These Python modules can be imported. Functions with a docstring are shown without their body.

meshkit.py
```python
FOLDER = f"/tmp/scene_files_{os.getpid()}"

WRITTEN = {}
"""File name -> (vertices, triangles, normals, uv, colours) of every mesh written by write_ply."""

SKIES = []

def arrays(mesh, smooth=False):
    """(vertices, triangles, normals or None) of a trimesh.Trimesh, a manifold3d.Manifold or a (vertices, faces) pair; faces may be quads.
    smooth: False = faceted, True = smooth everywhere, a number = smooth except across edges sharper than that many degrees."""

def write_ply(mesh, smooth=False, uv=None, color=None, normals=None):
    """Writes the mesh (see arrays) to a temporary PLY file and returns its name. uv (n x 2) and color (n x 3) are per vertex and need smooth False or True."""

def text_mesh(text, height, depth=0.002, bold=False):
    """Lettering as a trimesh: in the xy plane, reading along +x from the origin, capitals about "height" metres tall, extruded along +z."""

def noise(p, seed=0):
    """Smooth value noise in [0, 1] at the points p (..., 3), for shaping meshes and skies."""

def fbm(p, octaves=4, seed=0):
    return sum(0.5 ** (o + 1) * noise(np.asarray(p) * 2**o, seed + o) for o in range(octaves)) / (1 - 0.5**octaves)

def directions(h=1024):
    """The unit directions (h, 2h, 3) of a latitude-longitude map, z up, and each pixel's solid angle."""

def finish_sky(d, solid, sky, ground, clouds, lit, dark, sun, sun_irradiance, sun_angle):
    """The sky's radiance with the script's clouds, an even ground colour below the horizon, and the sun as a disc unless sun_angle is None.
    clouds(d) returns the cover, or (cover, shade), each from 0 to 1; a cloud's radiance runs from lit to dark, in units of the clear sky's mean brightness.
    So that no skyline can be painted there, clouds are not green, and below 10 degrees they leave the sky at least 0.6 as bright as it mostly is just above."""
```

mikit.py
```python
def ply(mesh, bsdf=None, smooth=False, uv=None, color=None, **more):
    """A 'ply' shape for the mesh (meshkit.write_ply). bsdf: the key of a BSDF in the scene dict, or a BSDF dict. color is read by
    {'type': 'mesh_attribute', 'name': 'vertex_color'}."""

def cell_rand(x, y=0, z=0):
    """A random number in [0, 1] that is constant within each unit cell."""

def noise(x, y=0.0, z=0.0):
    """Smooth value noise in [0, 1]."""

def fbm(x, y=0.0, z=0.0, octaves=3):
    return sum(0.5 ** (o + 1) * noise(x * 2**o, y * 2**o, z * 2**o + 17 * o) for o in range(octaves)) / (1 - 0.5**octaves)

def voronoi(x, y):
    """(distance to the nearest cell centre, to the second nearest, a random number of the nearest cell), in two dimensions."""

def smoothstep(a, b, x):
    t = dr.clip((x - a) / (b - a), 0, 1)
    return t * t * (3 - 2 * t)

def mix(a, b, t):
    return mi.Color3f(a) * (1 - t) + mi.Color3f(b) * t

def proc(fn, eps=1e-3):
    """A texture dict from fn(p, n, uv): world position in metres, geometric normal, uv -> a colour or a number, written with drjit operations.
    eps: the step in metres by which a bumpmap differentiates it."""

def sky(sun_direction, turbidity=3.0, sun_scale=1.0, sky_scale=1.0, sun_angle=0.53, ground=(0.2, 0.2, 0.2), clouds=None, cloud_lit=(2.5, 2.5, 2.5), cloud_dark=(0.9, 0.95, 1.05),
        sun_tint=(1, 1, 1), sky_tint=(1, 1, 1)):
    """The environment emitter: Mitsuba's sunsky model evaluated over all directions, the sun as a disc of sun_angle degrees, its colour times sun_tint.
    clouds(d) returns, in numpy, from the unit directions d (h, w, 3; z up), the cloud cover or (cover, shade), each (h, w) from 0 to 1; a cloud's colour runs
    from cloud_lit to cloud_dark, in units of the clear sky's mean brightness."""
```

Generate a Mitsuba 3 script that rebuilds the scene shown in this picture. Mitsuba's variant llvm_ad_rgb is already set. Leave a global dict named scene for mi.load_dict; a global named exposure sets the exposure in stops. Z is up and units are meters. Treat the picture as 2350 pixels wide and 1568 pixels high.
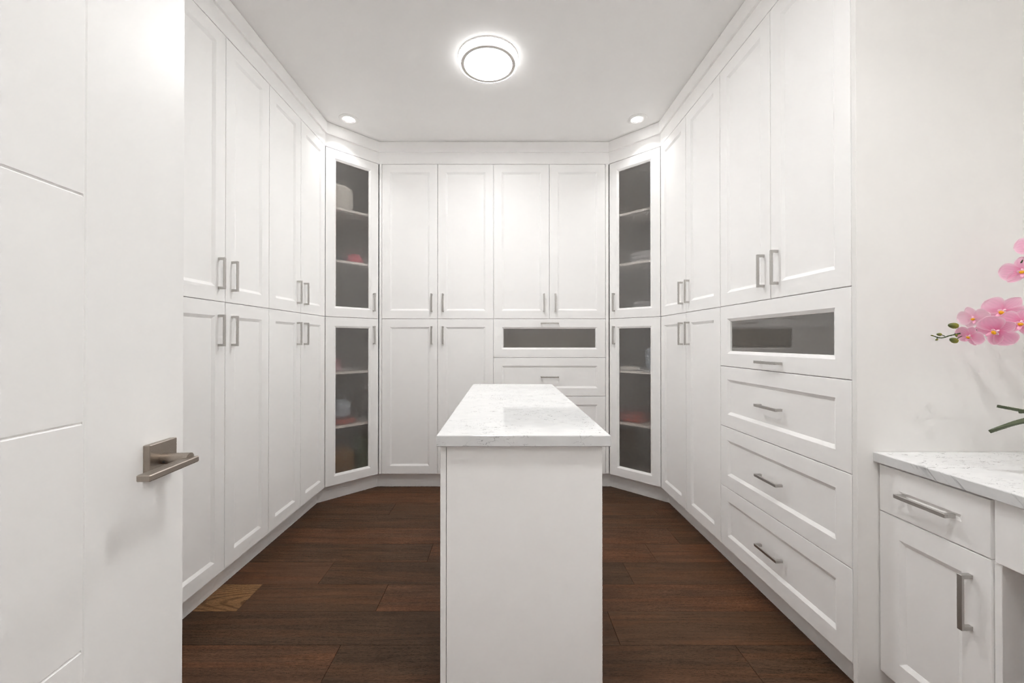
import math
import random

import drjit as dr
import manifold3d as m3
import mitsuba as mi
import numpy as np
import shapely
import trimesh
from shapely.geometry import LineString, Polygon, box as sbox

import meshkit
import mikit
from mikit import cell_rand, fbm, mix, noise, proc, smoothstep, voronoi

T = mi.ScalarTransform4f
scene, labels = {}, {}

# ------------------------------------------------------------------ camera, light levels, exposure
# world: x right, y into the room, z up (metres); the lens is 1.205 m above the floor
FOCAL = 930.0                                   # pixels at an image width of 2350
EYE = 1.205
PITCH = math.radians(0.28)
scene['camera'] = {
    'type': 'perspective',
    'fov': 2 * math.degrees(math.atan(1175.0 / FOCAL)), 'fov_axis': 'x', 'near_clip': 0.01, 'far_clip': 50.0,
    'principal_point_offset_x': 20.0 / 2350, 'principal_point_offset_y': 4.0 / 1568,
    'to_world': T().look_at(origin=[0, 0, EYE], target=[0, math.cos(PITCH), EYE + math.sin(PITCH)], up=[0, 0, 1]),
}
exposure = 2.88
FLUSH_LIGHT = (10.1, 10.08, 10.05)                # radiance of the flush fitting's diffuser
LENS_LIGHT = (1.8, 1.78, 1.75)                   # radiance of the recessed lamps' lenses
BEAM_FAR, BEAM_NEAR = (0.09, 0.0897, 0.0889), (0.28, 0.279, 0.2765)   # intensity along the axis of the recessed lamps' beams
NEAR_LIGHT = (9.5, 9.49, 9.45)                    # and of a second one near the door
HALL_LIGHT = (8.2, 8.2, 8.2)

# ------------------------------------------------------------------ main dimensions
CEIL = 2.84
YB = 3.31                                       # front of the back row
XL, XR = -1.32, 1.169                           # fronts of the left and right rows
P0, P1, P2, P3 = (XL, 3.0), (-1.018, YB), (0.865, YB), (XR, 3.006)
DOOR_BOTTOM, SEAM, DOOR_TOP = 0.125, 1.3925, 2.659
FRIEZE_TOP = 2.752
THICK = 0.019                                   # door thickness
REAR, SIDE_L, SIDE_R = 3.912, -1.925, 1.775     # inner faces of the room's walls
ROW_L = [3.0, 2.641, 2.283, 1.924, 1.565, 1.206, 0.848]
ROW_R = [3.006, 2.594, 2.183, 1.771, 1.360]
ROW_B = [-0.9936, -0.537, -0.080, 0.377, 0.836]


# ------------------------------------------------------------------ materials
def principled(col, rough, spec=0.5, **more):
    c = col if isinstance(col, dict) else {'type': 'rgb', 'value': list(col)}
    return {'type': 'principled', 'base_color': c, 'roughness': rough, 'specular': spec, **more}


def two(b):
    return {'type': 'twosided', 'bsdf': b}


def lacquer_tone(p, n, uv):
    f = fbm(p.x * 3.1, p.y * 3.1, p.z * 3.1, 3)
    return mix((0.906, 0.901, 0.892), (0.920, 0.916, 0.909), f)


def wall_tone(p, n, uv):
    f = fbm(p.x * 6.0, p.y * 6.0, p.z * 6.0, 3)
    return mix((0.822, 0.812, 0.796), (0.838, 0.829, 0.815), f)


def peel(p, n, uv):
    return fbm(p.x * 260.0, p.y * 260.0, p.z * 260.0, 2)


scene['lacquer'] = two(principled(proc(lacquer_tone), 0.45, 0.26))
scene['wall_paint'] = two(principled(proc(wall_tone), 0.6, 0.3))
scene['door_paint'] = two({'type': 'bumpmap', 'arbitrary': proc(peel, 0.0006), 'scale': 0.00018, 'bsdf': principled((0.85, 0.848, 0.842), 0.33, 0.5)})
scene['ceiling_paint'] = two(principled((0.87, 0.863, 0.852), 0.85, 0.1))
scene['carcass_inside'] = two(principled((0.60, 0.565, 0.52), 0.5, 0.3))
scene['shelf_white'] = two(principled((0.91, 0.905, 0.90), 0.45, 0.4))
scene['trim_white'] = two(principled((0.84, 0.83, 0.815), 0.4, 0.4))


def brushed(p, n, uv):
    f = noise(p.x * 900.0, p.y * 900.0, p.z * 2600.0)
    return 0.30 + 0.10 * f


def nickel_tone(p, n, uv):
    f = noise(p.x * 700.0, p.y * 700.0, p.z * 3000.0)
    return mix((0.47, 0.455, 0.435), (0.56, 0.545, 0.525), f)


scene['nickel'] = two(principled(proc(nickel_tone), proc(brushed), 0.5, metallic=1.0))


def lever_tone(p, n, uv):
    f = noise(p.x * 900.0, p.y * 500.0, p.z * 3000.0)
    return mix((0.33, 0.285, 0.245), (0.41, 0.36, 0.315), f)


scene['warm_nickel'] = two(principled(proc(lever_tone), proc(brushed), 0.5, metallic=1.0))
scene['dark_hole'] = two(principled((0.03, 0.03, 0.03), 0.6))
scene['ring_metal'] = two(principled((0.66, 0.63, 0.60), 0.5, 0.3))
scene['glass'] = {'type': 'thindielectric', 'int_ior': 1.52, 'specular_transmittance': {'type': 'rgb', 'value': [0.97, 0.97, 0.965]}}
scene['etched'] = {'type': 'principledthin', 'base_color': {'type': 'rgb', 'value': [0.97, 0.95, 0.925]}, 'roughness': 0.20, 'spec_trans': 0.88, 'diff_trans': 0.8, 'eta': 1.2}


def veins(u, v, ku, kv, thr, seed):
    wu = u * ku + 1.1 * (fbm(u * 60.0, v * 90.0, 3.0 + seed, 3) - 0.5)
    wv = v * kv + 1.1 * (fbm(u * 60.0, v * 90.0, 11.0 + seed, 3) - 0.5)
    a, b, _ = voronoi(wu, wv)
    return 1.0 - smoothstep(0.0, thr, b - a)


def quartz(p, n, uv):
    u, v = p.x + 0.21 * p.z, p.y - 1.0 * p.z
    patch = smoothstep(0.44, 0.62, fbm(u * 8.0, v * 15.0, 5.0, 3))
    bits = smoothstep(0.47, 0.60, fbm(u * 45.0, v * 80.0, 8.0, 2))
    line = veins(u, v, 17.0, 40.0, 0.075, 0.0) * patch * bits
    bits2 = smoothstep(0.50, 0.64, fbm(u * 60.0 + 9.0, v * 95.0, 2.0, 2))
    line2 = veins(u + 3.1, v, 34.0, 66.0, 0.08, 5.0) * bits2 * smoothstep(0.50, 0.66, fbm(u * 11.0 + 4.0, v * 18.0, 1.0, 2)) * 0.7
    cloud = fbm(u * 22.0, v * 40.0, 2.0, 3)
    base = mix((0.655, 0.662, 0.668), (0.715, 0.718, 0.720), cloud)
    return mix(base, (0.15, 0.155, 0.16), dr.clip(dr.maximum(line * 0.85, line2 * 0.85), 0, 1))


scene['quartz'] = two(principled(proc(quartz), 0.07, 0.5))


def plank_material(light, dark, seed, cathedral):
    def tone(p, n, uv):
        row = dr.floor((p.y - 1.413) / 0.2017)
        t = (p.y - 1.413) / 0.2017 - row - 0.5
        x = p.x + 3.7 * row + seed * 11.0
        drift = fbm(x * 1.3, t * 2.0, seed, 3)
        ring = fbm(x * 2.2, t * 14.0 + 2.5 * drift, seed + 5.0, 3)
        tt = t + 0.16 + 0.25 * (drift - 0.5)
        arch = (1.0 - cathedral) * (t + (drift - 0.5) * 0.9) * 9.0 + cathedral * (x * 11.0 - 17.0 * tt * tt)
        lines = smoothstep(-0.9, 0.1, dr.sin(6.2832 * (arch + 0.35 * ring)))
        pores = smoothstep(0.55, 0.80, noise(x * 26.0 + 9.0 * noise(x * 60.0, p.y * 300.0, seed), p.y * 900.0, seed))
        fleck = noise(x * 110.0, p.y * 420.0, seed + 3.0)
        patch = fbm(x * 5.0, t * 5.0, seed + 9.0, 3)
        blotch = fbm(x * 2.0, t * 9.0, seed + 13.0, 3)
        c = mix(dark, light, dr.clip(0.22 + 0.50 * ring + 0.75 * (patch - 0.5) + (0.12 + 0.55 * cathedral) * (lines - 0.5) + 0.12, 0, 1))
        c = mix(c, c * mi.Color3f(1.22, 1.07, 0.97), smoothstep(0.45, 0.65, blotch))
        return c * (1.0 - 0.42 * pores) * (0.78 + 0.44 * fleck)
    return tone


def wood_relief(p, n, uv):
    return noise(p.x * 30.0, p.y * 700.0, 0.0)


PLANKS = []
for i, (light, dark, cath) in enumerate([
        ((0.105, 0.057, 0.033), (0.048, 0.026, 0.0145), 0.05),
        ((0.120, 0.061, 0.035), (0.055, 0.028, 0.0155), 0.08),
        ((0.088, 0.050, 0.030), (0.041, 0.023, 0.0135), 0.12),
        ((0.128, 0.064, 0.036), (0.060, 0.030, 0.0165), 0.03),
        ((0.097, 0.054, 0.032), (0.044, 0.024, 0.0135), 0.18),
        ((0.270, 0.148, 0.070), (0.120, 0.060, 0.027), 0.95)]):
    key = f'oak_{i}'
    scene[key] = two({'type': 'bumpmap', 'arbitrary': proc(wood_relief, 0.0008), 'scale': 0.00025,
                      'bsdf': principled(proc(plank_material(light, dark, i * 2.7 + 0.4, cath)), 0.45, 0.12)})
    PLANKS.append(key)


# ------------------------------------------------------------------ mesh helpers
class Frame:
    """Local axes of a row of cabinets: x along the fronts, y into the cabinets, z up."""

    def __init__(self, o, xdir):
        d = np.array(xdir, float) / np.linalg.norm(xdir)
        self.m = np.eye(4)
        self.m[:2, 0], self.m[:2, 1], self.m[:2, 3] = d, (-d[1], d[0]), o

    def put(self, mesh):
        v, f = mesh_vf(mesh)
        return (v @ self.m[:3, :3].T + self.m[:3, 3], f)

    def local(self, xy):
        return (np.asarray(xy, float) - self.m[:2, 3]) @ self.m[:2, :2]


WORLD = Frame((0, 0), (1, 0))


def mesh_vf(mesh):
    if isinstance(mesh, tuple):
        v, f = np.asarray(mesh[0], float), np.asarray(mesh[1], int)
    elif hasattr(mesh, 'to_mesh'):
        q = mesh.to_mesh()
        v, f = np.asarray(q.vert_properties[:, :3], float), np.asarray(q.tri_verts, int)
    else:
        v, f = np.asarray(mesh.vertices, float), np.asarray(mesh.faces, int)
    if f.shape[1] == 4:
        f = np.vstack([f[:, [0, 1, 2]], f[:, [0, 2, 3]]])
    return v, f


def join(*parts):
    vs, fs, at = [], [], 0
    for p in parts:
        v, f = mesh_vf(p)
        vs.append(v)
        fs.append(f + at)
        at += len(v)
    return np.vstack(vs), np.vstack(fs)


def loops(rings, cap0=True, cap1=True):
    """A skin over rings of equally many points (counter-clockwise when the outside lies towards the last ring)."""
    n = len(rings[0])
    v = np.vstack(rings)
    f = []
    for k in range(len(rings) - 1):
        for i in range(n):
            j = (i + 1) % n
            a, b, c, d = k * n + i, k * n + j, (k + 1) * n + j, (k + 1) * n + i
            f += [(a, b, c), (a, c, d)]
    e = (len(rings) - 1) * n
    if cap1:
        f += [(e, e + i, e + i + 1) for i in range(1, n - 1)]
    if cap0:
        f += [(0, i + 1, i) for i in range(1, n - 1)]
    return v, np.array(f)


def slab(x0, x1, y0, y1, z0, z1, r=0.0015):
    """A box with its edges chamfered by r."""
    r = min(r, (x1 - x0) / 2.2, (y1 - y0) / 2.2, (z1 - z0) / 2.2)
    if r <= 0:
        return trimesh.creation.box(bounds=[[x0, y0, z0], [x1, y1, z1]])
    pts = []
    for x, sx in ((x0, 1), (x1, -1)):
        for y, sy in ((y0, 1), (y1, -1)):
            for z, sz in ((z0, 1), (z1, -1)):
                pts += [(x + sx * r, y + sy * r, z), (x + sx * r, y, z + sz * r), (x, y + sy * r, z + sz * r)]
    return m3.Manifold.hull_points(np.array(pts))


def prism(poly, z0, z1):
    if isinstance(poly, (list, tuple, np.ndarray)):
        poly = Polygon(poly)
    m = trimesh.creation.extrude_polygon(poly, z1 - z0, engine='earcut')
    m.apply_translation([0, 0, z0])
    return m


def solid(mesh):
    v, f = mesh_vf(mesh)
    t = trimesh.Trimesh(v, f)
    t.merge_vertices()
    return m3.Manifold(m3.Mesh(np.asarray(t.vertices, np.float32), np.asarray(t.faces, np.uint32)))


def lathe(profile, n=64, at=(0, 0, 0)):
    a = np.linspace(0, 2 * math.pi, n, endpoint=False)
    rings = [np.stack([r * np.cos(a), r * np.sin(a), a * 0 + z], 1) + at for r, z in profile]
    return loops(rings, cap0=profile[0][0] > 1e-6, cap1=profile[-1][0] > 1e-6)


def tube(pts, radii, n=10):
    pts = np.asarray(pts, float)
    rings, side = [], np.array([0.31, 0.22, 0.92])
    for i, p in enumerate(pts):
        d = pts[min(i + 1, len(pts) - 1)] - pts[max(i - 1, 0)]
        d /= np.linalg.norm(d)
        u = np.cross(d, side)
        u /= np.linalg.norm(u)
        w = np.cross(d, u)
        r = radii[i] if hasattr(radii, '__len__') else radii
        a = np.linspace(0, 2 * math.pi, n, endpoint=False)
        rings.append(p + r * (np.cos(a)[:, None] * u + np.sin(a)[:, None] * w))
    return loops(rings)


def curve(pts, n=24):
    """Catmull-Rom through the points."""
    p = np.asarray(pts, float)
    p = np.vstack([2 * p[0] - p[1], p, 2 * p[-1] - p[-2]])
    out = []
    for i in range(1, len(p) - 2):
        for t in np.linspace(0, 1, n, endpoint=False):
            out.append(0.5 * (2 * p[i] + (p[i + 1] - p[i - 1]) * t + (2 * p[i - 1] - 5 * p[i] + 4 * p[i + 1] - p[i + 2]) * t ** 2 + (3 * p[i] - p[i - 1] - 3 * p[i + 1] + p[i + 2]) * t ** 3))
    return np.array(out + [p[-2]])


def numbered(key):
    if key not in scene and key not in labels and not any(k.startswith(key + '__') for k in scene):
        return key
    i = 1
    while True:
        k = f'{key}_{i:03d}'
        if k not in scene and k not in labels and not any(q.startswith(k + '__') for q in scene):
            return k
        i += 1


def thing(name, label, cat, group=None):
    key = numbered(name)
    labels[key] = {'label': label, 'category': cat}
    if group:
        labels[key]['group'] = group
    return key


def part(parent, name, mesh, mat, smooth=False, frame=WORLD, label=None, shape=None, **more):
    key = numbered(f'{parent}__{name}' if parent else name)
    scene[key] = shape if shape is not None else mikit.ply(frame.put(mesh), mat, smooth=smooth, **more)
    if label:
        labels[key] = {'label': label}
    return key


def struct(name, mesh, mat, label=None, smooth=False):
    key = part(None, name, mesh, mat, smooth)
    labels[key] = {'kind': 'structure', **({'label': label} if label else {})}
    return key


# ------------------------------------------------------------------ the room's shell
struct('ceiling', slab(SIDE_L - 0.12, SIDE_R + 0.12, -1.72, REAR + 0.12, CEIL, CEIL + 0.12, 0), 'ceiling_paint', 'plain white painted ceiling')
struct('wall_back', slab(SIDE_L, SIDE_R, REAR, REAR + 0.12, 0, CEIL, 0), 'wall_paint')
struct('wall_left', slab(SIDE_L - 0.12, SIDE_L, -0.14, REAR, 0, CEIL, 0), 'wall_paint')
struct('wall_right', slab(SIDE_R, SIDE_R + 0.12, -0.14, REAR, 0, CEIL, 0), 'wall_paint', 'white wall on the right, behind the vanity desk')
HINGE_X = -0.628
struct('wall_front', join(slab(SIDE_L, HINGE_X - 0.05, -0.14, -0.02, 0, CEIL, 0), slab(0.25, SIDE_R, -0.14, -0.02, 0, CEIL, 0),
                          slab(HINGE_X - 0.05, 0.25, -0.14, -0.02, 2.12, CEIL, 0)), 'wall_paint')
struct('wall_hall', join(slab(-1.62, -1.5, -1.6, -0.14, 0, CEIL, 0), slab(1.2, 1.32, -1.6, -0.14, 0, CEIL, 0), slab(-1.62, 1.32, -1.72, -1.6, 0, CEIL, 0)), 'wall_paint')

# floor: a dark base with oak planks laid across the room
struct('floor', slab(SIDE_L, SIDE_R, -1.6, REAR, -0.06, -0.012, 0), 'dark_hole', 'dark stained oak plank floor')
rng = random.Random(7)
ROWS = {   # joints seen in the photograph: row number -> x of the end joints
    -1: [-0.6457, 0.9197], 0: [0.465], 1: [-1.1955, -0.571], 2: [-0.9223, 0.651], 3: [-0.418, 0.844], 4: [1.0565], 5: [-1.55], 6: [-0.799, 1.079], 7: [-1.3, 0.1], 8: [-0.35]}
TONES = {(-1, 0): 1, (-1, 1): 2, (-1, 2): 4, (0, 0): 2, (0, 1): 0, (1, 0): 5, (1, 1): 0, (1, 2): 1, (2, 0): 3, (2, 1): 2, (2, 2): 0, (3, 0): 4, (3, 1): 1, (3, 2): 3,
         (4, 0): 1, (4, 1): 0, (5, 0): 0, (5, 1): 4, (6, 0): 4, (6, 1): 0, (6, 2): 1}
for row in range(-16, 12):
    y0, y1 = 1.616 + 0.2017 * row, 1.616 + 0.2017 * (row + 1)
    y0, y1 = max(y0, -1.6), min(y1, REAR)
    if y1 - y0 < 0.01:
        continue
    xs = ROWS.get(row)
    if xs is None:
        start = SIDE_L + rng.uniform(0.3, 1.5)
        xs = [x for x in (start, start + rng.uniform(1.1, 1.9)) if x < SIDE_R - 0.2]
    xs = [SIDE_L] + xs + [SIDE_R]
    for k in range(len(xs) - 1):
        tone = TONES.get((row, k), rng.randrange(5))
        lift = rng.uniform(-0.0004, 0.0)
        part('floor', 'plank', slab(xs[k] + 0.0006, xs[k + 1] - 0.0006, y0 + 0.0005, y1 - 0.0005, -0.012, lift, 0.0012), PLANKS[tone])


# ------------------------------------------------------------------ cabinet parts
STILE, BEVEL, SINK, GAP = 0.0655, 0.0145, 0.0085, 0.0016


def front_mesh(x0, x1, z0, z1, glazed=False, flat=False, stile=STILE):
    """A framed front with a sloped inner moulding and a sunk panel, or an opening for glass; its face lies at y = 0."""
    def rect(i, y):
        return np.array([(x0 + i, y, z0 + i), (x1 - i, y, z0 + i), (x1 - i, y, z1 - i), (x0 + i, y, z1 - i)])
    r = 0.0028
    rings = [rect(0, THICK), rect(0, r), rect(r * 0.29, r * 0.29), rect(r, 0)]
    if not flat:
        rings += [rect(stile, 0), rect(stile + 0.001, 0.0006), rect(stile + BEVEL - 0.001, SINK - 0.001), rect(stile + BEVEL, SINK)]
    if glazed:
        rings += [rect(stile + BEVEL, THICK), rect(0, THICK)]
        return loops(rings, False, False)
    return loops(rings)


PULL_L, PULL_W, PULL_T, PULL_OUT = 0.147, 0.012, 0.0080, 0.0315


def pull_mesh():
    """An upright bar pull standing off the face y = 0 towards -y, centred on the origin."""
    w, h = PULL_W / 2, PULL_L / 2
    return join(slab(-w, w, -PULL_OUT, -PULL_OUT + PULL_T, -h, h, 0.0009),
                *(slab(-w + 0.0006, w - 0.0006, -PULL_OUT + PULL_T - 0.001, 0.0, s * (h - 0.0055) - 0.0055, s * (h - 0.0055) + 0.0055, 0.0007) for s in (-1, 1)))


PULL = mikit.ply(pull_mesh(), 'nickel', smooth=20)


def pull(parent, frame, x, z, level=False):
    local = T().translate([x, 0, z])
    if level:
        local = local @ T().rotate([0, 1, 0], 90)
    part(parent, 'handle', None, None, shape={**PULL, 'to_world': T(frame.m.tolist()) @ local}, label='brushed nickel bar handle')


def add_front(cab, frame, x0, x1, z0, z1, kind, handle):
    x0, x1, z0, z1 = x0 + GAP, x1 - GAP, z0 + GAP, z1 - GAP
    glazed = 'glass' in kind
    name = 'drawer' if 'drawer' in kind else 'door'
    f = part(cab, name, front_mesh(x0, x1, z0, z1, glazed), 'lacquer', 30, frame, label={'glass_door': 'glazed door with a frosted grey pane', 'glass_drawer': 'drawer front with a long frosted grey pane'}.get(kind))
    i = STILE + BEVEL - 0.004
    if glazed:
        gx0, gx1, gz0, gz1 = x0 + i, x1 - i, z0 + i, z1 - i
        for nm, mat, y in (('glass_pane', 'glass', 0.0140), ('etched_back', 'etched', 0.0172)):
            v = np.array([(gx0, y, gz0), (gx1, y, gz0), (gx1, y, gz1), (gx0, y, gz1)])
            part(f, nm, (v, np.array([(0, 1, 2), (0, 2, 3)] if mat == 'glass' else [(0, 2, 1), (0, 3, 2)])), mat, False, frame)
    hx = {'l': x0 + 0.0445, 'r': x1 - 0.0445, 'c': (x0 + x1) / 2}[handle[0]]
    hz = {'b': z0 + 0.055 + PULL_L / 2, 't': z1 - 0.060 - PULL_L / 2, 'c': (z0 + z1) / 2, 'T': z1 - 0.036, 'B': z0 + 0.036}[handle[1]]
    pull(f, frame, hx, hz, level=handle[0] == 'c')
    return f


def offset_path(d):
    """The line of the fronts, moved by d into the cabinets, with mitred corners."""
    pts = [np.array(p) for p in ((XL, 0.2), P0, P1, P2, P3, (XR, 0.2))]
    out = []
    for k in range(1, 5):
        a, b = pts[k] - pts[k - 1], pts[k + 1] - pts[k]
        a, b = a / np.linalg.norm(a), b / np.linalg.norm(b)
        na, nb = np.array([-a[1], a[0]]), np.array([-b[1], b[0]])
        m = (na + nb) / np.linalg.norm(na + nb)
        out.append(pts[k] + m * d / (m @ na))
    return [np.array((XL - d, 0.0)), *out, np.array((XR + d, 0.0))]


TOE_A, TOE_B = offset_path(0.072), offset_path(0.088)


def board(run, a, b, lo, hi, z0, z1, r=0.0):
    """A board along run number "run" of the fronts between the path offsets lo and hi; a, b: y limits for the side runs."""
    A, B = offset_path(lo), offset_path(hi)
    p = [A[run], A[run + 1], B[run + 1], B[run]]
    if run == 0:
        p = [(A[0][0], a), (A[1] if b is None else (A[0][0], b)), (B[1] if b is None else (B[0][0], b)), (B[0][0], a)]
    if run == 4:
        p = [(A[4] if b is None else (A[5][0], b)), (A[5][0], a), (B[5][0], a), (B[4] if b is None else (B[5][0], b))]
    return prism([tuple(q) for q in p], z0, z1)


def toe(cab, run, a=None, b=None):
    part(cab, 'toe_kick', board(run, a, b, 0.072, 0.088, 0.0, 0.122), 'lacquer')


def carcass(cab, frame, w, depth, cavities=()):
    body = solid(slab(0, w, THICK, depth, 0.118, FRIEZE_TOP - 0.004, 0))
    inner = []
    for z0, z1 in cavities:
        body = body - solid(slab(0.018, w - 0.018, THICK - 0.02, depth - 0.02, z0, z1, 0))
    part(cab, 'body', body, 'lacquer', False, frame)


def door_block(cab, frame, edges, upper=True, lower=True):
    n = len(edges) - 1
    for k in range(n):
        side = 'r' if k % 2 == 0 else 'l'
        if upper:
            add_front(cab, frame, edges[k], edges[k + 1], SEAM, DOOR_TOP, 'door', (side, 'b'))
        if lower:
            add_front(cab, frame, edges[k], edges[k + 1], DOOR_BOTTOM, SEAM, 'door', (side, 't'))


def drawer_bank(cab, frame, x0, x1, glass_handle, depth):
    h = (SEAM - DOOR_BOTTOM) / 4
    for k in range(4):
        z1 = SEAM - k * h
        add_front(cab, frame, x0, x1, z1 - h, z1, 'glass_drawer' if k == 0 else 'drawer', ('c', glass_handle if k == 0 else 'c'))
    drawer = cab + '__drawer'
    z0 = SEAM - h + 0.03
    a, b = x0 + 0.035, x1 - 0.035
    box = join(slab(a, b, THICK + 0.004, depth - 0.06, z0, z0 + 0.012, 0), slab(a, a + 0.012, THICK + 0.004, depth - 0.06, z0 + 0.012, z0 + 0.17, 0),
               slab(b - 0.012, b, THICK + 0.004, depth - 0.06, z0 + 0.012, z0 + 0.17, 0), slab(a + 0.012, b - 0.012, depth - 0.072, depth - 0.06, z0 + 0.012, z0 + 0.17, 0))
    part(drawer, 'drawer_box', box, 'carcass_inside', False, frame)


# ------------------------------------------------------------------ the left row
LEFT_LABELS = ['tall white four-door wardrobe on the left, touching the left glass corner cabinet',
               'tall white four-door wardrobe on the left, partly covered by the open room door',
               'tall white wardrobe of panelled doors hidden behind the open room door']
for k in range(3):
    far, mid, near = ROW_L[2 * k], ROW_L[2 * k + 1], ROW_L[2 * k + 2]
    fr = Frame((XL, near), (0, 1))
    cab = thing('wardrobe', LEFT_LABELS[k], 'wardrobe')
    carcass(cab, fr, far - near, -SIDE_L + XL - 0.002)
    door_block(cab, fr, [0, mid - near, far - near])
    toe(cab, 0, near, far)

# ------------------------------------------------------------------ the back row
fb = Frame((0, YB), (1, 0))
DEPTH_B = REAR - YB - 0.002
cab = thing('wardrobe', 'tall white four-door wardrobe filling the left half of the back wall', 'wardrobe')
fr = Frame((ROW_B[0], YB), (1, 0))
carcass(cab, fr, ROW_B[2] - ROW_B[0], DEPTH_B)
door_block(cab, fr, [0, ROW_B[1] - ROW_B[0], ROW_B[2] - ROW_B[0]])
part(cab, 'filler_strip', slab(P1[0] + 0.0030 - ROW_B[0], -0.0016, 0.002, THICK, DOOR_BOTTOM + 0.002, DOOR_TOP + 0.001, 0.001), 'lacquer', False, fr)
part(cab, 'toe_kick', prism([(P1[0], YB + 0.072), (ROW_B[2], YB + 0.072), (ROW_B[2], YB + 0.088), (P1[0], YB + 0.088)], 0, 0.122), 'lacquer')

cab = thing('drawer_cabinet', 'tall white cabinet with two doors over drawers, right half of the back wall', 'cabinet')
fr = Frame((ROW_B[2], YB), (1, 0))
w = ROW_B[4] - ROW_B[2]
carcass(cab, fr, w, DEPTH_B, [(SEAM - 0.30, SEAM - 0.012)])
door_block(cab, fr, [0, ROW_B[3] - ROW_B[2], w], lower=False)
drawer_bank(cab, fr, 0, w, 'T', DEPTH_B)
part(cab, 'filler_strip', slab(w + 0.0016, P2[0] - 0.0030 - ROW_B[2], 0.002, THICK, DOOR_BOTTOM + 0.002, DOOR_TOP + 0.001, 0.001), 'lacquer', False, fr)
part(cab, 'toe_kick', prism([(ROW_B[2], YB + 0.072), (P2[0], YB + 0.072), (P2[0], YB + 0.088), (ROW_B[2], YB + 0.088)], 0, 0.122), 'lacquer')

# ------------------------------------------------------------------ the right row
cab = thing('wardrobe', 'tall white four-door wardrobe on the right, touching the right glass corner cabinet', 'wardrobe')
fr = Frame((XR, ROW_R[0]), (0, -1))
DEPTH_R = SIDE_R - XR - 0.002
carcass(cab, fr, ROW_R[0] - ROW_R[2], DEPTH_R)
door_block(cab, fr, [0, ROW_R[0] - ROW_R[1], ROW_R[0] - ROW_R[2]])
toe(cab, 4, ROW_R[2], ROW_R[0])

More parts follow.
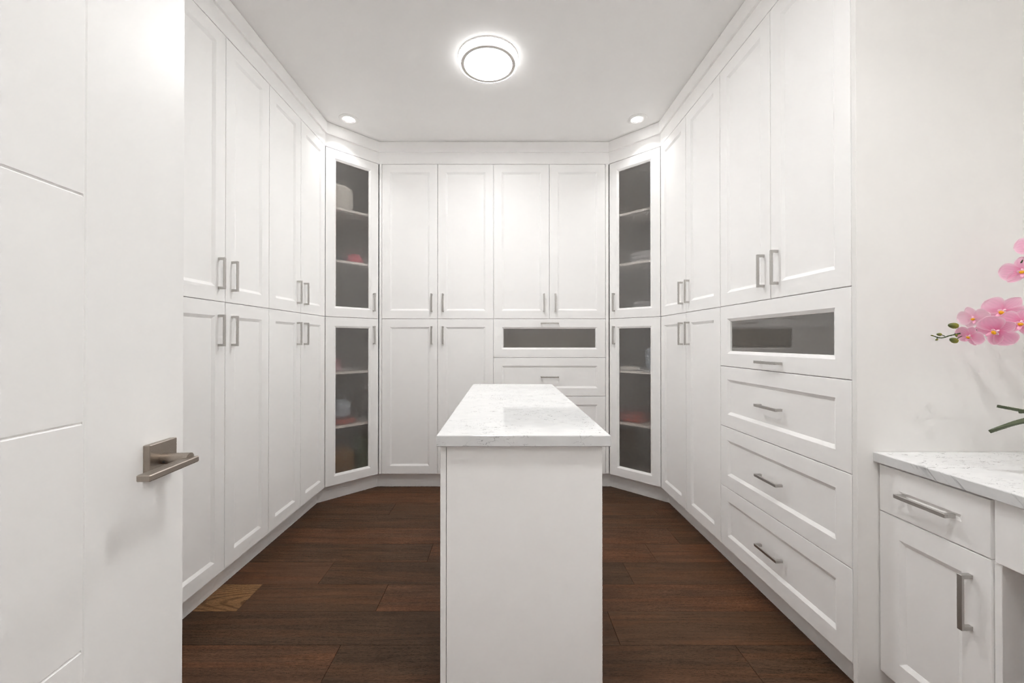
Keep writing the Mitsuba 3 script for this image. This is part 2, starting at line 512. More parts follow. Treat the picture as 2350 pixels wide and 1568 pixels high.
cab = thing('drawer_cabinet', 'tall white cabinet with two doors over four drawers, next to the vanity desk', 'cabinet')
fr = Frame((XR, ROW_R[2]), (0, -1))
w = ROW_R[2] - ROW_R[4]
carcass(cab, fr, w, DEPTH_R, [(SEAM - 0.30, SEAM - 0.012)])
door_block(cab, fr, [0, ROW_R[2] - ROW_R[3], w], lower=False)
drawer_bank(cab, fr, 0, w, 'B', DEPTH_R)
part(cab, 'toe_kick', board(4, ROW_R[4], ROW_R[2], 0.072, 0.088, 0.0, 0.122), 'lacquer')
PANEL_Y = 1.3415
part(cab, 'end_panel', slab(XR + 0.0005, SIDE_R - 0.002, PANEL_Y, ROW_R[4] - 0.0005, 0.0, CEIL - 0.004, 0.0012), 'wall_paint', label='tall plain side panel beside the vanity desk')


# ------------------------------------------------------------------ the two glazed corner cabinets
def corner_cabinet(label, A, B, outline, handle_side):
    cab = thing('corner_cabinet', label, 'cabinet')
    fr = Frame(A, np.subtract(B, A))
    w = float(np.linalg.norm(np.subtract(B, A)))
    loc = [fr.local(p) for p in outline]
    front = [(0.0, THICK), (w, THICK)]
    outer = Polygon(front + [tuple(p) for p in loc]).buffer(-0.0015, join_style='mitre')
    inner = outer.buffer(-0.018, join_style='mitre')
    mouth = sbox(0.022, THICK - 0.03, w - 0.022, THICK + 0.03)
    cavity = shapely.union(inner, mouth)
    body = solid(prism(outer, 0.118, FRIEZE_TOP - 0.004))
    mid = SEAM
    spans = ((0.139, mid - 0.012), (mid + 0.012, DOOR_TOP - 0.004))
    for z0, z1 in spans:
        body = body - solid(prism(cavity, z0, z1))
    part(cab, 'body', body, 'lacquer', False, fr)
    lining = shapely.difference(inner, inner.buffer(-0.003, join_style='mitre'))
    lining = shapely.difference(lining, sbox(0.0, -1.0, w, THICK + 0.03))
    for z0, z1 in spans:
        part(cab, 'lining', prism(lining, z0 + 0.0005, z1 - 0.0005), 'carcass_inside', False, fr, label='taupe inner lining')
    for zs in ((0.560, 0.974), (1.833, 2.235)):
        for z in zs:
            sh = shapely.intersection(cavity.buffer(-0.0045, join_style='mitre'), sbox(-3, THICK + 0.0055, 4, 3))
            part(cab, 'shelf', prism(sh, z - 0.018, z), 'shelf_white', False, fr, label='white shelf seen through the glass')
    for z0, z1, v in ((SEAM, DOOR_TOP, 'b'), (DOOR_BOTTOM, SEAM, 't')):
        add_front(cab, fr, 0.0015, w - 0.0015, z0, z1, 'glass_door', (handle_side, v))
    return cab, fr


cl, fcl = corner_cabinet('white corner cabinet with two frosted glass doors in the left corner', P0, P1, [(P1[0], REAR - 0.002), (SIDE_L + 0.002, REAR - 0.002), (SIDE_L + 0.002, P0[1])], 'r')
part(cl, 'toe_kick', prism([tuple(p) for p in ((XL - 0.072, P0[1]), TOE_A[1], TOE_A[2], (P1[0], YB + 0.072), (P1[0], YB + 0.088), TOE_B[2], TOE_B[1], (XL - 0.088, P0[1]))], 0, 0.122), 'lacquer')
cr, fcr = corner_cabinet('white corner cabinet with two frosted glass doors in the right corner', P2, P3, [(SIDE_R - 0.002, P3[1]), (SIDE_R - 0.002, REAR - 0.002), (P2[0], REAR - 0.002)], 'l')
part(cr, 'toe_kick', prism([tuple(p) for p in ((P2[0], YB + 0.072), TOE_A[3], TOE_A[4], (XR + 0.072, P3[1]), (XR + 0.088, P3[1]), TOE_B[4], TOE_B[3], (P2[0], YB + 0.088))], 0, 0.122), 'lacquer')

# ------------------------------------------------------------------ frieze and crown above the cabinets
for run in range(5):
    a = {0: 0.848, 4: ROW_R[4]}.get(run)
    t = struct(f'trim_{run + 1}', board(run, a, None, 0.0, 0.018, DOOR_TOP + 0.0015, FRIEZE_TOP), 'lacquer', 'white frieze board and crown above the cabinets')
    part(t, 'crown', board(run, a, None, -0.014, 0.012, FRIEZE_TOP, CEIL - 0.0035), 'lacquer')

# ------------------------------------------------------------------ the island
cab = thing('island', 'white island base standing in the middle of the floor under the veined countertop', 'kitchen island')
IY0, IY1 = 1.2826, 2.755
part(cab, 'end_panel', slab(-0.1792, 0.3130, IY0, IY0 + 0.018, 0, 0.8795, 0.001), 'lacquer')
part(cab, 'body', slab(-0.1792, 0.2945, IY0 + 0.0185, IY1 - 0.019, 0.10, 0.879, 0), 'lacquer')
part(cab, 'side_panel', slab(0.2950, 0.3130, IY0 + 0.0185, IY1, 0, 0.8795, 0.001), 'lacquer')
part(cab, 'end_panel', slab(-0.1792, 0.2945, IY1 - 0.018, IY1, 0, 0.8795, 0.001), 'lacquer')
part(cab, 'toe_kick', slab(-0.115, -0.10, IY0 + 0.02, IY1 - 0.02, 0, 0.0995, 0), 'lacquer')
fi = Frame((-0.2002, IY1), (0, -1))
wi = (IY1 - IY0 - 0.002) / 4
for k in range(4):
    add_front(cab, fi, k * wi, (k + 1) * wi, 0.10, 0.874, 'door', ('r' if k % 2 == 0 else 'l', 't'))
top = m3.Manifold.hull_points(np.array([(x, y, z) for z, r in ((0.8800, 0.001), (0.8815, 0.0), (0.9115, 0.0), (0.9133, 0.0008), (0.914, 0.0024))
                                        for x in (-0.2076 + r, 0.3344 - r) for y in (1.2576 + r, 2.782 - r)]))
t = thing('island_countertop', 'white quartz countertop with grey crackle veins on the island', 'countertop')
scene[t] = mikit.ply(top, 'quartz', smooth=20)

# ------------------------------------------------------------------ the vanity desk on the right
DX = 1.2392                                    # its fronts
desk = thing('vanity_desk', 'white vanity desk with a drawer over a door at the right edge', 'desk')
fd = Frame((DX, PANEL_Y - 0.002), (0, -1))
wd = PANEL_Y - 0.002 - 1.0312
part(desk, 'body', slab(0, wd, THICK, 0.53, 0.11, 0.8095, 0), 'lacquer', False, fd)
add_front(desk, fd, 0, wd, 0.6505, 0.8035, 'drawer', ('c', 'c'))
add_front(desk, fd, 0, wd, DOOR_BOTTOM, 0.6505, 'door', ('r', 't'))
part(desk, 'toe_kick', slab(0, wd, 0.078, 0.09, 0, 0.109, 0), 'lacquer', False, fd)
part(desk, 'side_panel', join(slab(wd + 0.0005, wd + 0.0165, 0.0060, 0.53, 0, 0.6470, 0.001), slab(wd + 0.0005, wd + 0.0165, THICK + 0.0005, 0.53, 0.6470, 0.8095, 0)), 'lacquer', False, fd)
part(desk, 'side_panel', slab(1.20, 1.216, THICK + 0.0005, 0.53, 0, 0.8095, 0.001), 'lacquer', False, fd)
part(desk, 'apron', front_mesh(wd + 0.0060, 1.216, 0.6485, 0.8075, flat=True), 'lacquer', 30, fd, label='plain white apron over the knee space')
part(desk, 'apron_rail', slab(wd + 0.03, 1.1995, THICK + 0.001, THICK + 0.05, 0.640, 0.652, 0.001), 'lacquer', False, fd)
t = thing('vanity_countertop', 'white quartz countertop with soft grey veins on the vanity desk at right', 'countertop')
top = m3.Manifold.hull_points(np.array([(x, y, z) for z, r in ((0.8105, 0.001), (0.812, 0.0), (0.8385, 0.0), (0.8405, 0.001), (0.841, 0.0028))
                                        for x in (1.222 + r, SIDE_R - 0.002 - r) for y in (0.11 + r, PANEL_Y - 0.001 - r)]))
scene[t] = mikit.ply(top, 'quartz', smooth=20)

# ------------------------------------------------------------------ the room door, open on the left
ang = math.atan(0.055)
ux = np.array((-math.sin(ang), math.cos(ang)))           # along the leaf, away from the hinge
fdoor = Frame(np.array((-0.6610, 0.744)) - ux * 0.709, ux)  # x from the hinge, y into the leaf (towards the left wall)
DOOR_W = 0.8105
leaf = solid(slab(0, DOOR_W, 0, 0.040, 0.012, 2.10, 0.0012))


def groove(a, b, wide=0.0052, deep=0.0028):
    """A V-shaped cutter along the segment a-b on the face y = 0 (points are x, z)."""
    a, b = np.array((a[0], 0, a[1]), float), np.array((b[0], 0, b[1]), float)
    d = (b - a) / np.linalg.norm(b - a)
    s = np.cross(d, (0, 1, 0)) * wide / 2
    up = np.array((0, -0.002, 0))
    pts = []
    for p in (a, b):
        pts += [p + s * 1.7 + up, p - s * 1.7 + up, p + s, p - s, p + (0, deep, 0)]
    return m3.Manifold.hull_points(np.array(pts))


GX = DOOR_W - 0.2115
for gz in (0.370, 0.724, 1.078, 1.433, 1.788):
    leaf = leaf - groove((0.012, gz), (GX - 0.003, gz))
leaf = leaf - groove((GX, -0.1), (GX, 2.3), 0.0040, 0.0016)
dk = struct('door_1', fdoor.put(leaf), 'door_paint', 'white room door with routed grooves, standing open on the left')
rose_x, rose_z = 0.7423, 0.981
part(dk, 'rose', slab(rose_x - 0.033, rose_x + 0.033, -0.0125, 0.0, rose_z - 0.033, rose_z + 0.033, 0.0008), 'warm_nickel', False, fdoor, label='square brushed nickel backplate')
sp = trimesh.creation.cylinder(0.0105, 0.050, sections=36)
sp.apply_transform(trimesh.transformations.rotation_matrix(math.pi / 2, [1, 0, 0]))
sp.apply_translation([rose_x, -0.036, rose_z])
lev = slab(rose_x - 0.111, rose_x + 0.0065, -0.0735, -0.0505, rose_z - 0.0080, rose_z + 0.0030, 0.0016)
hub = m3.Manifold.hull(m3.Manifold.cylinder(0.0140, 0.0092, 0.0092, 24).translate([rose_x, -0.0515, rose_z - 0.0080]) + solid(slab(rose_x - 0.010, rose_x + 0.0060, -0.056, -0.051, rose_z - 0.0078, rose_z + 0.0028, 0.0006)))
part(dk, 'handle', join(sp, lev, hub), 'warm_nickel', 25, fdoor, label='flat brushed nickel lever handle')
screw = trimesh.creation.cylinder(0.0022, 0.0012, sections=16)
screw.apply_transform(trimesh.transformations.rotation_matrix(math.radians(68), [0, 1, 0]))
screw.apply_translation([rose_x - 0.0097, -0.019, rose_z - 0.0040])
part(dk, 'set_screw', screw, 'dark_hole', False, fdoor)
for k, hz in enumerate((0.25, 1.05, 1.85)):
    part(dk, 'hinge', slab(-0.010, 0.0, -0.006, 0.008, hz - 0.05, hz + 0.05, 0.001), 'nickel', False, fdoor)
struct('trim_6', join(slab(HINGE_X - 0.048, HINGE_X - 0.03, -0.14, -0.02, 0, 2.12, 0), slab(0.232, 0.25, -0.14, -0.02, 0, 2.12, 0), slab(HINGE_X - 0.03, 0.232, -0.14, -0.02, 2.10, 2.12, 0)), 'trim_white', 'white door jamb')


# ------------------------------------------------------------------ lamps
def lens(rad):
    return {'type': 'area', 'radiance': {'type': 'rgb', 'value': list(rad)}}


def skin(profile, o, n=96):
    """A lathe without its end caps."""
    v, f = mesh_vf(lathe(profile, n, o))
    return v, np.array([t for t in f if len(set(np.asarray(t) // n)) > 1])


def flush_lamp(x, y, label, power):
    k = thing('ceiling_light', label, 'ceiling light')
    o = (x, y, 0)
    part(k, 'base', lathe([(0.0, CEIL - 0.0075), (0.166, CEIL - 0.0075), (0.1725, CEIL - 0.007), (0.1725, CEIL - 0.0005)], 96, o), 'trim_white', 30)
    drum = skin([(0.1550, CEIL - 0.0400), (0.1645, CEIL - 0.0400), (0.1685, CEIL - 0.0375), (0.1715, CEIL - 0.0310), (0.1720, CEIL - 0.0120), (0.1715, CEIL - 0.0080)], o)
    part(k, 'shade', None, None, shape={**mikit.ply(drum, 'trim_white', smooth=30), 'emitter': lens(np.array(power) * 0.045)}, label='white glowing drum')
    part(k, 'ring', lathe([(0.1380, CEIL - 0.0385), (0.1383, CEIL - 0.0425), (0.1390, CEIL - 0.0430), (0.1548, CEIL - 0.0430), (0.1557, CEIL - 0.0422), (0.1557, CEIL - 0.0385)], 96, o), 'ring_metal', 30, label='flat grey metal ring')
    part(k, 'diffuser', None, None, shape={**mikit.ply(skin([(0.0, CEIL - 0.0412), (0.10, CEIL - 0.0410), (0.1379, CEIL - 0.0402)], o), 'trim_white', smooth=30), 'emitter': lens(power)}, label='glowing white disc')


def disc(x, y, z, r, n=40):
    a = np.linspace(0, 2 * math.pi, n, endpoint=False)
    v = np.vstack([[(x, y, z)], np.stack([x + r * np.cos(a), y + r * np.sin(a), a * 0 + z], 1)])
    return v, np.array([(0, 1 + (i + 1) % n, 1 + i) for i in range(n)])


def downlight(x, y, label, beam):
    k = thing('downlight', label, 'recessed light')
    o = (x, y, 0)
    part(k, 'trim_ring', lathe([(0.0440, CEIL - 0.0005), (0.0440, CEIL - 0.003), (0.0475, CEIL - 0.0055), (0.066, CEIL - 0.0045), (0.0705, CEIL - 0.002), (0.0705, CEIL - 0.0004)], 48, o), 'trim_white', 30)
    part(k, 'lens', None, None, shape={**mikit.ply(disc(x, y, CEIL - 0.0022, 0.0395), 'trim_white'), 'emitter': lens(LENS_LIGHT)}, label='glowing lens')
    scene[f'{k}_beam'] = {'type': 'spot', 'intensity': {'type': 'rgb', 'value': list(beam)}, 'cutoff_angle': 54.0, 'beam_width': 24.0,
                          'to_world': T().look_at(origin=[x, y, CEIL - 0.006], target=[x, y, 0.0], up=[0, 1, 0])}


flush_lamp(-0.087, 2.326, 'round flush ceiling light with a grey ring in the middle of the ceiling', FLUSH_LIGHT)
flush_lamp(0.36, 0.62, 'second round flush ceiling light just inside the door, above the frame', NEAR_LIGHT)
downlight(-1.134, 2.967, 'small round recessed light near the left corner of the ceiling', BEAM_FAR)
downlight(0.983, 2.967, 'small round recessed light near the right corner of the ceiling', BEAM_FAR)
downlight(0.983, 0.50, 'small round recessed light above the front end of the right row, out of view', BEAM_NEAR)
hall = thing('hall_light', 'round flush light in the hallway behind the camera', 'ceiling light')
part(hall, 'base', lathe([(0.0, CEIL - 0.02), (0.18, CEIL - 0.02), (0.18, CEIL - 0.0005)], 48, (-0.2, -0.95, 0)), 'trim_white', 30)
part(hall, 'diffuser', None, None, shape={**mikit.ply(disc(-0.2, -0.95, CEIL - 0.024, 0.17), 'trim_white'), 'emitter': lens(HALL_LIGHT)})


# ------------------------------------------------------------------ things on the shelves of the corner cabinets
def fabric(col, rough=0.8):
    return two(principled(col, rough, 0.2, sheen=0.3))


for nm, col in dict(white_leather=(0.78, 0.77, 0.75), black_leather=(0.03, 0.03, 0.035), pink_wool=(0.75, 0.11, 0.17), pale_blue=(0.50, 0.58, 0.68), red_cloth=(0.42, 0.10, 0.08),
                    brown_leather=(0.36, 0.22, 0.12), green_card=(0.26, 0.36, 0.26), grey_cloth=(0.55, 0.55, 0.58), rose_cloth=(0.55, 0.30, 0.36), white_cloth=(0.82, 0.81, 0.80)).items():
    scene[nm] = fabric(col)


def superbox(w, d, h, taper=0.0, e=3.2, n=36, m=14):
    """A soft rounded body standing on z = 0."""
    rings = []
    for j in range(m + 1):
        t = -math.pi / 2 + math.pi * j / m
        cz = np.sign(math.sin(t)) * abs(math.sin(t)) ** (2 / e)
        cr = max(abs(math.cos(t)) ** (2 / e), 0.002)
        a = np.linspace(0, 2 * math.pi, n, endpoint=False)
        f = 1 - taper * (cz + 1) / 2
        rings.append(np.stack([w / 2 * f * cr * np.sign(np.cos(a)) * np.abs(np.cos(a)) ** (2 / e), d / 2 * f * cr * np.sign(np.sin(a)) * np.abs(np.sin(a)) ** (2 / e), a * 0 + h / 2 * (cz + 1)], 1))
    return loops(rings)


def at(mesh, x, y, z, rot=0.0):
    v, f = mesh_vf(mesh)
    z = z + 0.0012
    c, q = math.cos(rot), math.sin(rot)
    return v @ np.array([(c, q, 0), (-q, c, 0), (0, 0, 1)]) + (x, y, z), f


def handbag(fr, x, y, z, w, d, h, mat, label, rot=0.0, strap=0.08, name='handbag', cat='bag'):
    k = thing(name, label, cat)
    part(k, 'body', at(superbox(w, d, h, 0.18), x, y, z, rot), mat, True, fr)
    arc = [(w * 0.28 * math.cos(t), 0, h * 0.96 + strap * math.sin(t)) for t in np.linspace(0, math.pi, 18)]
    part(k, 'strap', at(tube(arc, 0.004, 8), x, y, z, rot), mat, True, fr)
    part(k, 'flap', at(superbox(w * 0.80, d * 0.30, h * 0.45, 0.05), x + 0.37 * d * math.sin(rot), y - 0.37 * d * math.cos(rot), z + h * 0.46, rot), mat, True, fr)
    return k


def folded(fr, x, y, z, w, d, layers, mat, label, rot=0.0):
    k = thing('folded_garment', label, 'clothes')
    for i in range(layers):
        part(k, 'fold', at(superbox(w * (1 - 0.03 * i), d * (1 - 0.04 * i), 0.034, 0, 4.5), x, y, z + 0.031 * i, rot + 0.03 * i), mat, True, fr)
    return k


def beanie(fr, x, y, z, r, h, mat, label):
    k = thing('knitted_hat', label, 'hat')
    part(k, 'crown', at(lathe([(r * 0.93, 0.03), (r * 0.97, h * 0.35), (r * 0.86, h * 0.65), (r * 0.55, h * 0.9), (0.0, h)], 40), x, y, z), mat, True, fr)
    part(k, 'brim', at(lathe([(r * 0.9, 0.0), (r, 0.004), (r * 1.03, 0.02), (r, 0.038), (r * 0.9, 0.04)], 40), x, y, z), mat, True, fr)


handbag(fcl, 0.130, 0.13, 2.235, 0.30, 0.15, 0.215, 'white_leather', 'white handbag blurred behind glass on the top shelf, left corner cabinet', 0.1, 0.05)
kp = thing('purse', 'small black purse with hanging cord on the second shelf, left corner cabinet', 'bag')
part(kp, 'body', at(superbox(0.13, 0.06, 0.055, 0.1), 0.135, 0.085, 1.833, 0.1), 'black_leather', True, fcl)
part(kp, 'cord', tube(curve([(0.10, 0.060, 1.8425), (0.113, 0.0310, 1.8405), (0.1185, 0.0240, 1.8385), (0.124, 0.0210, 1.829), (0.139, 0.0210, 1.814), (0.157, 0.0210, 1.807), (0.172, 0.0210, 1.814), (0.181, 0.0210, 1.829), (0.1825, 0.0245, 1.8390), (0.180, 0.0310, 1.8405), (0.172, 0.055, 1.846)], 8), 0.0016, 8), 'black_leather', True, fcl)
beanie(fcl, 0.285, 0.125, 1.833, 0.066, 0.085, 'pink_wool', 'pink knitted hat blurred behind glass on the second shelf, left corner cabinet')
folded(fcl, 0.09, 0.20, 0.974, 0.20, 0.20, 3, 'rose_cloth', 'rose folded garments on the upper shelf of the lower left glass door')
handbag(fcl, 0.19, 0.15, 0.5955, 0.15, 0.10, 0.15, 'pale_blue', 'pale blue bag on the lower shelf behind the lower left glass door', 0.2, 0.04)
folded(fcl, 0.16, 0.16, 0.560, 0.26, 0.22, 1, 'red_cloth', 'dark red folded cloth under the pale blue bag in the left corner cabinet')
handbag(fcl, 0.20, 0.20, 0.139, 0.24, 0.14, 0.22, 'brown_leather', 'brown bag on the floor of the left corner cabinet', -0.1, 0.08)
k = thing('storage_box', 'muted green box beside the brown bag in the left corner cabinet', 'box')
part(k, 'body', slab(0.36, 0.50, 0.14, 0.30, 0.1402, 0.36, 0.004), 'green_card', False, fcl)
part(k, 'lid', slab(0.357, 0.503, 0.137, 0.303, 0.3605, 0.395, 0.004), 'green_card', False, fcl)
folded(fcr, 0.25, 0.21, 1.4045, 0.30, 0.20, 4, 'grey_cloth', 'grey folded garments at the bottom of the upper right glass door', 0.3)
folded(fcr, 0.24, 0.20, 1.833, 0.28, 0.22, 3, 'grey_cloth', 'grey folded garments on the middle shelf of the upper right glass door', -0.2)
folded(fcr, 0.13, 0.10, 0.974, 0.16, 0.12, 1, 'white_cloth', 'white folded cloth on the upper shelf of the lower right glass door')
handbag(fcr, 0.31, 0.22, 0.974, 0.22, 0.12, 0.20, 'pale_blue', 'pale blue bag on the upper shelf behind the lower right glass door', -0.2, 0.05)
folded(fcr, 0.14, 0.16, 0.560, 0.22, 0.20, 2, 'red_cloth', 'dark red folded garments on the lower shelf of the right corner cabinet')
handbag(fcr, 0.34, 0.20, 0.560, 0.17, 0.11, 0.10, 'brown_leather', 'small brown bag on the lower shelf of the right corner cabinet', 0.2, 0.03)

# ------------------------------------------------------------------ the orchid on the vanity desk
scene['petal'] = {'type': 'principledthin', 'base_color': {'type': 'mesh_attribute', 'name': 'vertex_color'}, 'roughness': 0.55, 'diff_trans': 0.7, 'spec_trans': 0.0, 'eta': 1.3}
scene['leaf_green'] = two(principled((0.085, 0.105, 0.060), 0.42, 0.4))
scene['stem_green'] = two(principled((0.055, 0.080, 0.038), 0.5, 0.3))
scene['bud'] = two(principled({'type': 'mesh_attribute', 'name': 'vertex_color'}, 0.45, 0.4))
scene['lip'] = two(principled({'type': 'mesh_attribute', 'name': 'vertex_color'}, 0.5, 0.3))
scene['ceramic'] = two(principled((0.80, 0.79, 0.77), 0.15, 0.5))
scene['moss'] = two(principled((0.10, 0.11, 0.05), 0.9, 0.1))


def petal_mesh(length, width, cup, bend, wide_at=0.55, n=22, m=15, seed=0, pale=0.0):
    """A petal growing along +y from the origin, facing +z; the dye runs from deep pink at the base to a pale rim, with darker veins."""
    us, ts = np.linspace(0, 1, n), np.linspace(-1, 1, m)
    v, col = [], []
    for u in us:
        k = math.log(0.5) / math.log(wide_at)
        half = width / 2 * (math.sin(math.pi * min(u ** k, 1.0)) ** 0.62 if 0 < u < 1 else 0.0) + width * 0.06 * (1 - u)
        half = max(half, width * 0.01)
        for t in ts:
            ruffle = 0.02 * width * math.sin(7 * u + 5 * t + seed) * abs(t) ** 2
            z = cup * width * (t * t - 0.25) * u - bend * length * u * u + ruffle
            v.append((half * t, length * u, z))
            vein = 0.5 + 0.5 * math.cos(26 * t * (1 - 0.35 * u) + 1.5 * math.sin(3 * u + seed))
            rim = max(abs(t) ** 4, u ** 7)
            core = math.exp(-u / 0.30)
            c = np.array((0.97, 0.50, 0.69)) * (1 - core) + np.array((0.92, 0.22, 0.49)) * core
            c = c * (1 - 0.13 * vein * (1 - rim))
            c = c * (1 - 0.62 * rim) + np.array((0.97, 0.86, 0.90)) * 0.62 * rim
            c = c * (1 - pale) + np.array((0.97, 0.86, 0.90)) * pale
            col.append(c)
    f = []
    for i in range(n - 1):
        for j in range(m - 1):
            a = i * m + j
            f += [(a, a + 1, a + m + 1), (a, a + m + 1, a + m)]
    return np.array(v), np.array(f), np.array(col)


def ellipsoid(rx, ry, rz, n=20, m=12):
    a = np.linspace(0, 2 * math.pi, n, endpoint=False)
    return loops([np.stack([rx * max(math.cos(t), 0.01) * np.cos(a), ry * max(math.cos(t), 0.01) * np.sin(a), a * 0 + rz * math.sin(t)], 1) for t in np.linspace(-math.pi / 2, math.pi / 2, m)])


def basis(n, up):
    n = np.array(n, float) / np.linalg.norm(n)
    u = np.array(up, float) - np.dot(up, n) * n
    u /= np.linalg.norm(u)
    return np.stack([np.cross(u, n), u, n], 1)     # columns: right, up, facing


orchid = thing('orchid', 'pink moth orchid with dark green leaves on the vanity desk at the right edge', 'orchid')


def flower(c, facing, up, size, pale, seed):
    R = basis(facing, up)
    c = np.array(c, float)
    r2 = random.Random(seed)
    fk = numbered(f'{orchid}__flower')
    whole = []
    plan = [('petal', 82, 0.50, 0.56, 0.10, 0.12, 0.60), ('petal', -82, 0.50, 0.56, 0.10, 0.12, 0.60),
            ('sepal', 2, 0.46, 0.33, 0.12, 0.16, 0.5), ('sepal', 138, 0.46, 0.31, 0.12, 0.14, 0.5), ('sepal', -138, 0.46, 0.31, 0.12, 0.14, 0.5)]
    for i, (nm, deg, L, W, cup, bend, at_) in enumerate(plan):
        v, f, col = petal_mesh(size * L * r2.uniform(0.94, 1.06), size * W * r2.uniform(0.95, 1.05), cup, bend * r2.uniform(0.5, 1.5), at_, seed=seed + i, pale=pale)
        a = math.radians(deg + r2.uniform(-6, 6))
        spin = np.array([(math.cos(a), math.sin(a), 0), (-math.sin(a), math.cos(a), 0), (0, 0, 1)])
        tilt = r2.uniform(0.0, 0.25)
        v = v @ np.array([(1, 0, 0), (0, math.cos(tilt), math.sin(tilt)), (0, -math.sin(tilt), math.cos(tilt))])
        v = v @ spin + (0, 0, 0.0015 if nm == 'petal' else -0.0015)
        part(fk, nm, None, None, shape=mikit.ply((v @ R.T + c, f), 'petal', smooth=True, color=col))
    lobes = [((0, -0.13, 0.10), (0.050, 0.12, 0.018), -0.7, (0.86, 0.42, 0.58)), ((0.055, -0.02, 0.09), (0.055, 0.06, 0.014), 0.5, (0.90, 0.62, 0.70)), ((-0.055, -0.02, 0.09), (0.055, 0.06, 0.014), 0.5, (0.90, 0.62, 0.70)),
             ((0, -0.045, 0.12), (0.060, 0.045, 0.030), 0.0, (0.86, 0.42, 0.02)), ((0, 0.03, 0.06), (0.032, 0.045, 0.05), 0.3, (0.88, 0.62, 0.70))]
    for nm, ids in (('lip', (0, 1, 2)), ('callus', (3,)), ('column', (4,))):
        vs, fs, cs, n0 = [], [], [], 0
        for i in ids:
            o, rr, tl, colr = lobes[i]
            v, f = ellipsoid(*(np.array(rr) * size))
            v = v @ np.array([(1, 0, 0), (0, math.cos(tl), math.sin(tl)), (0, -math.sin(tl), math.cos(tl))]) + np.array(o) * size
            vs.append(v @ R.T + c)
            fs.append(f + n0)
            cs.append(np.tile(colr, (len(v), 1)))
            n0 += len(v)
        part(fk, nm, None, None, shape=mikit.ply((np.vstack(vs), np.vstack(fs)), 'lip', smooth=True, color=np.vstack(cs)), label='orange centre' if nm == 'callus' else None)
    return c - R[:, 2] * size * 0.02


STEM = curve([(1.600, 1.085, 0.935), (1.612, 1.10, 1.08), (1.600, 1.13, 1.22), (1.545, 1.165, 1.268), (1.475, 1.195, 1.262), (1.415, 1.212, 1.240), (1.371, 1.220, 1.229), (1.345, 1.220, 1.2235), (1.318, 1.220, 1.2165), (1.291, 1.220, 1.2235)], 10)
STEM2 = curve([(1.612, 1.075, 0.935), (1.640, 1.09, 1.15), (1.640, 1.12, 1.36), (1.600, 1.16, 1.46), (1.555, 1.19, 1.475), (1.535, 1.20, 1.44)], 10)
part(orchid, 'stem', tube(STEM, list(np.linspace(0.0032, 0.0014, len(STEM))), 10), 'stem_green', True)
part(orchid, 'stem', tube(STEM2, list(np.linspace(0.0032, 0.0018, len(STEM2))), 10), 'stem_green', True)
FLOWERS = [   # centre, facing, up, size, paleness
    ((1.383, 1.200, 1.2225), (-0.95, -0.22, -0.30), (0.30, -0.35, 0.90), 0.070, 0.12),
    ((1.438, 1.238, 1.2790), (-0.92, -0.30, -0.30), (-0.3, 0.1, 1.0), 0.076, 0.50),
    ((1.428, 1.172, 1.2370), (-0.88, -0.42, -0.35), (0.8, -0.5, 0.65), 0.098, 0.03),
    ((1.510, 1.222, 1.2980), (-0.85, -0.48, -0.15), (0.6, -0.4, 0.9), 0.104, 0.22),
    ((1.470, 1.150, 1.2600), (-0.80, -0.58, -0.15), (0.1, -0.2, 1.0), 0.092, 0.08),
    ((1.540, 1.200, 1.4160), (-0.90, -0.42, -0.12), (0.1, 0.1, 1.0), 0.092, 0.12),
    ((1.560, 1.180, 1.4880), (-0.80, -0.50, 0.25), (-0.2, 0.1, 1.0), 0.090, 0.12),
    ((1.555, 1.150, 1.2700), (-0.60, -0.75, 0.00), (0.3, 0.1, 1.0), 0.098, 0.15)]
for i, (c, fc, up, sz, pale) in enumerate(FLOWERS):
    back = flower(c, fc, up, sz, pale, 11 + 7 * i)
    s_ = STEM2 if c[2] > 1.38 else STEM
    q = s_[np.argmin(np.linalg.norm(s_ - back, axis=1))]
    mid = (q + back) / 2 + (0.004, 0.006, 0.004)
    part(orchid, 'pedicel', tube(curve([q, mid, back], 6), 0.0012, 8), 'stem_green', True)


def bud(c, along, length, width, root):
    v, f = ellipsoid(width / 2, width / 2, length / 2, 18, 14)
    t = v[:, 2] / length + 0.5
    v[:, :2] *= (0.62 + 0.55 * np.clip(1 - t, 0, 1) ** 0.8)[:, None]
    R = basis(along, (0.2, 0.3, 1.0))
    g = np.clip(t, 0, 1)[:, None]
    col = np.array((0.30, 0.27, 0.02)) * (1 - g) + np.array((0.075, 0.10, 0.035)) * g
    w = v @ R.T + np.array(c)
    part(orchid, 'bud', None, None, shape=mikit.ply((w, f), 'bud', smooth=True, color=col), label='yellow-green flower bud')
    base = np.array(c) - R[:, 2] * length * 0.46
    part(orchid, 'pedicel', tube(curve([np.array(root), (np.array(root) + base) / 2 + (0, 0.004, 0.002), base], 6), 0.0010, 8), 'stem_green', True)


bud((1.352, 1.218, 1.2535), (-0.98, 0.1, 0.15), 0.027, 0.0185, (1.385, 1.222, 1.237))
bud((1.340, 1.206, 1.2095), (-0.95, -0.1, 0.35), 0.026, 0.0165, (1.372, 1.212, 1.222))
bud((1.3120, 1.220, 1.2270), (-0.97, 0.0, 0.1), 0.0145, 0.0095, (1.330, 1.220, 1.2215))
bud((1.3045, 1.220, 1.2110), (-0.9, 0.0, -0.25), 0.0080, 0.0055, (1.3105, 1.220, 1.2160))
bud((1.3620, 1.218, 1.2235), (0.1, 0.0, -1.0), 0.0090, 0.0060, (1.3640, 1.220, 1.2280))
bud((1.2905, 1.220, 1.2238), (-0.95, 0.0, 0.3), 0.0085, 0.0040, (1.2960, 1.220, 1.2215))


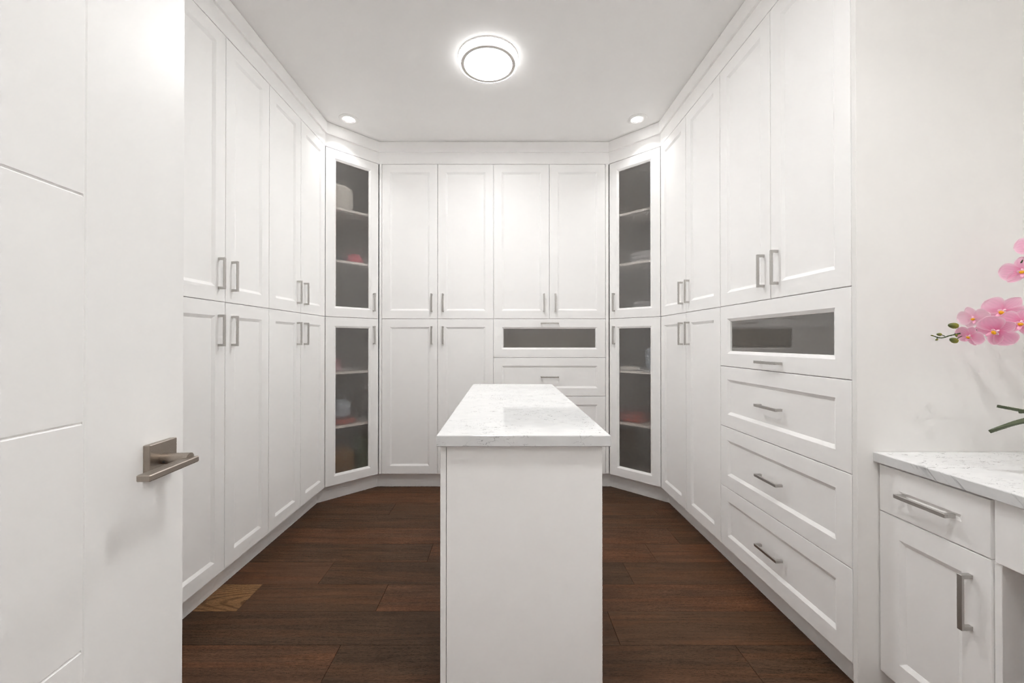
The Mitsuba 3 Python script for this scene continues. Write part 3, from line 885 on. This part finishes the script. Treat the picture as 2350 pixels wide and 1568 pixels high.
def strap_leaf(path, width, flat=(0, 0, 1)):
    c = curve(path, 10)
    n, m, th = len(c), 9, 0.0011
    top, und = [], []
    for i, p in enumerate(c):
        d = c[min(i + 1, n - 1)] - c[max(i - 1, 0)]
        d /= np.linalg.norm(d)
        side = np.cross(d, flat)
        side /= np.linalg.norm(side)
        nor = np.cross(side, d)
        u = i / (n - 1)
        h = width / 2 * max(math.sin(math.pi * (0.16 + 0.84 * u) ** 0.9) ** 0.55, 0.03)
        for t in np.linspace(-1, 1, m):
            q = p + side * h * t + nor * (0.16 * width * (abs(t) ** 1.3 - 0.3))
            top.append(q + nor * th)
            und.append(q - nor * th)
    v = np.vstack([top, und])
    f, k = [], n * m
    for i in range(n - 1):
        for j in range(m - 1):
            a = i * m + j
            f += [(a, a + 1, a + m + 1), (a, a + m + 1, a + m), (k + a, k + a + m + 1, k + a + 1), (k + a, k + a + m, k + a + m + 1)]
        for j, sgn in ((0, 1), (m - 1, -1)):
            a, b = i * m + j, (i + 1) * m + j
            f += [(a, b, k + b), (a, k + b, k + a)] if sgn > 0 else [(a, k + b, b), (a, k + a, k + b)]
    for i in (0, n - 1):
        for j in range(m - 1):
            a = i * m + j
            f += [(a, k + a, k + a + 1), (a, k + a + 1, a + 1)]
    return v, np.array(f)


for path, wd in (([(1.588, 1.085, 0.938), (1.545, 1.105, 0.972), (1.500, 1.150, 1.000), (1.460, 1.200, 1.0135)], 0.036),
                 ([(1.585, 1.070, 0.938), (1.520, 1.058, 0.990), (1.440, 1.068, 1.003), (1.385, 1.090, 0.985), (1.343, 1.120, 0.955)], 0.040),
                 ([(1.590, 1.092, 0.938), (1.560, 1.110, 0.978), (1.510, 1.135, 1.006), (1.471, 1.158, 1.0035)], 0.044),
                 ([(1.612, 1.066, 0.938), (1.640, 1.000, 0.995), (1.660, 0.920, 0.99), (1.655, 0.860, 0.945)], 0.050),
                 ([(1.615, 1.085, 0.938), (1.670, 1.110, 0.985), (1.705, 1.130, 0.99), (1.735, 1.150, 0.965)], 0.046)):
    part(orchid, 'leaf', strap_leaf(path, wd), 'leaf_green', 40)
part(orchid, 'pot', lathe([(0.0, 0.8412), (0.044, 0.8412), (0.047, 0.844), (0.062, 0.930), (0.0635, 0.945), (0.0615, 0.946), (0.0590, 0.935), (0.0, 0.930)], 56, (1.605, 1.08, 0)), 'ceramic', 35)
part(orchid, 'moss', lathe([(0.0, 0.9305), (0.0585, 0.9305), (0.056, 0.937), (0.030, 0.942), (0.0, 0.943)], 40, (1.605, 1.08, 0)), 'moss', True)
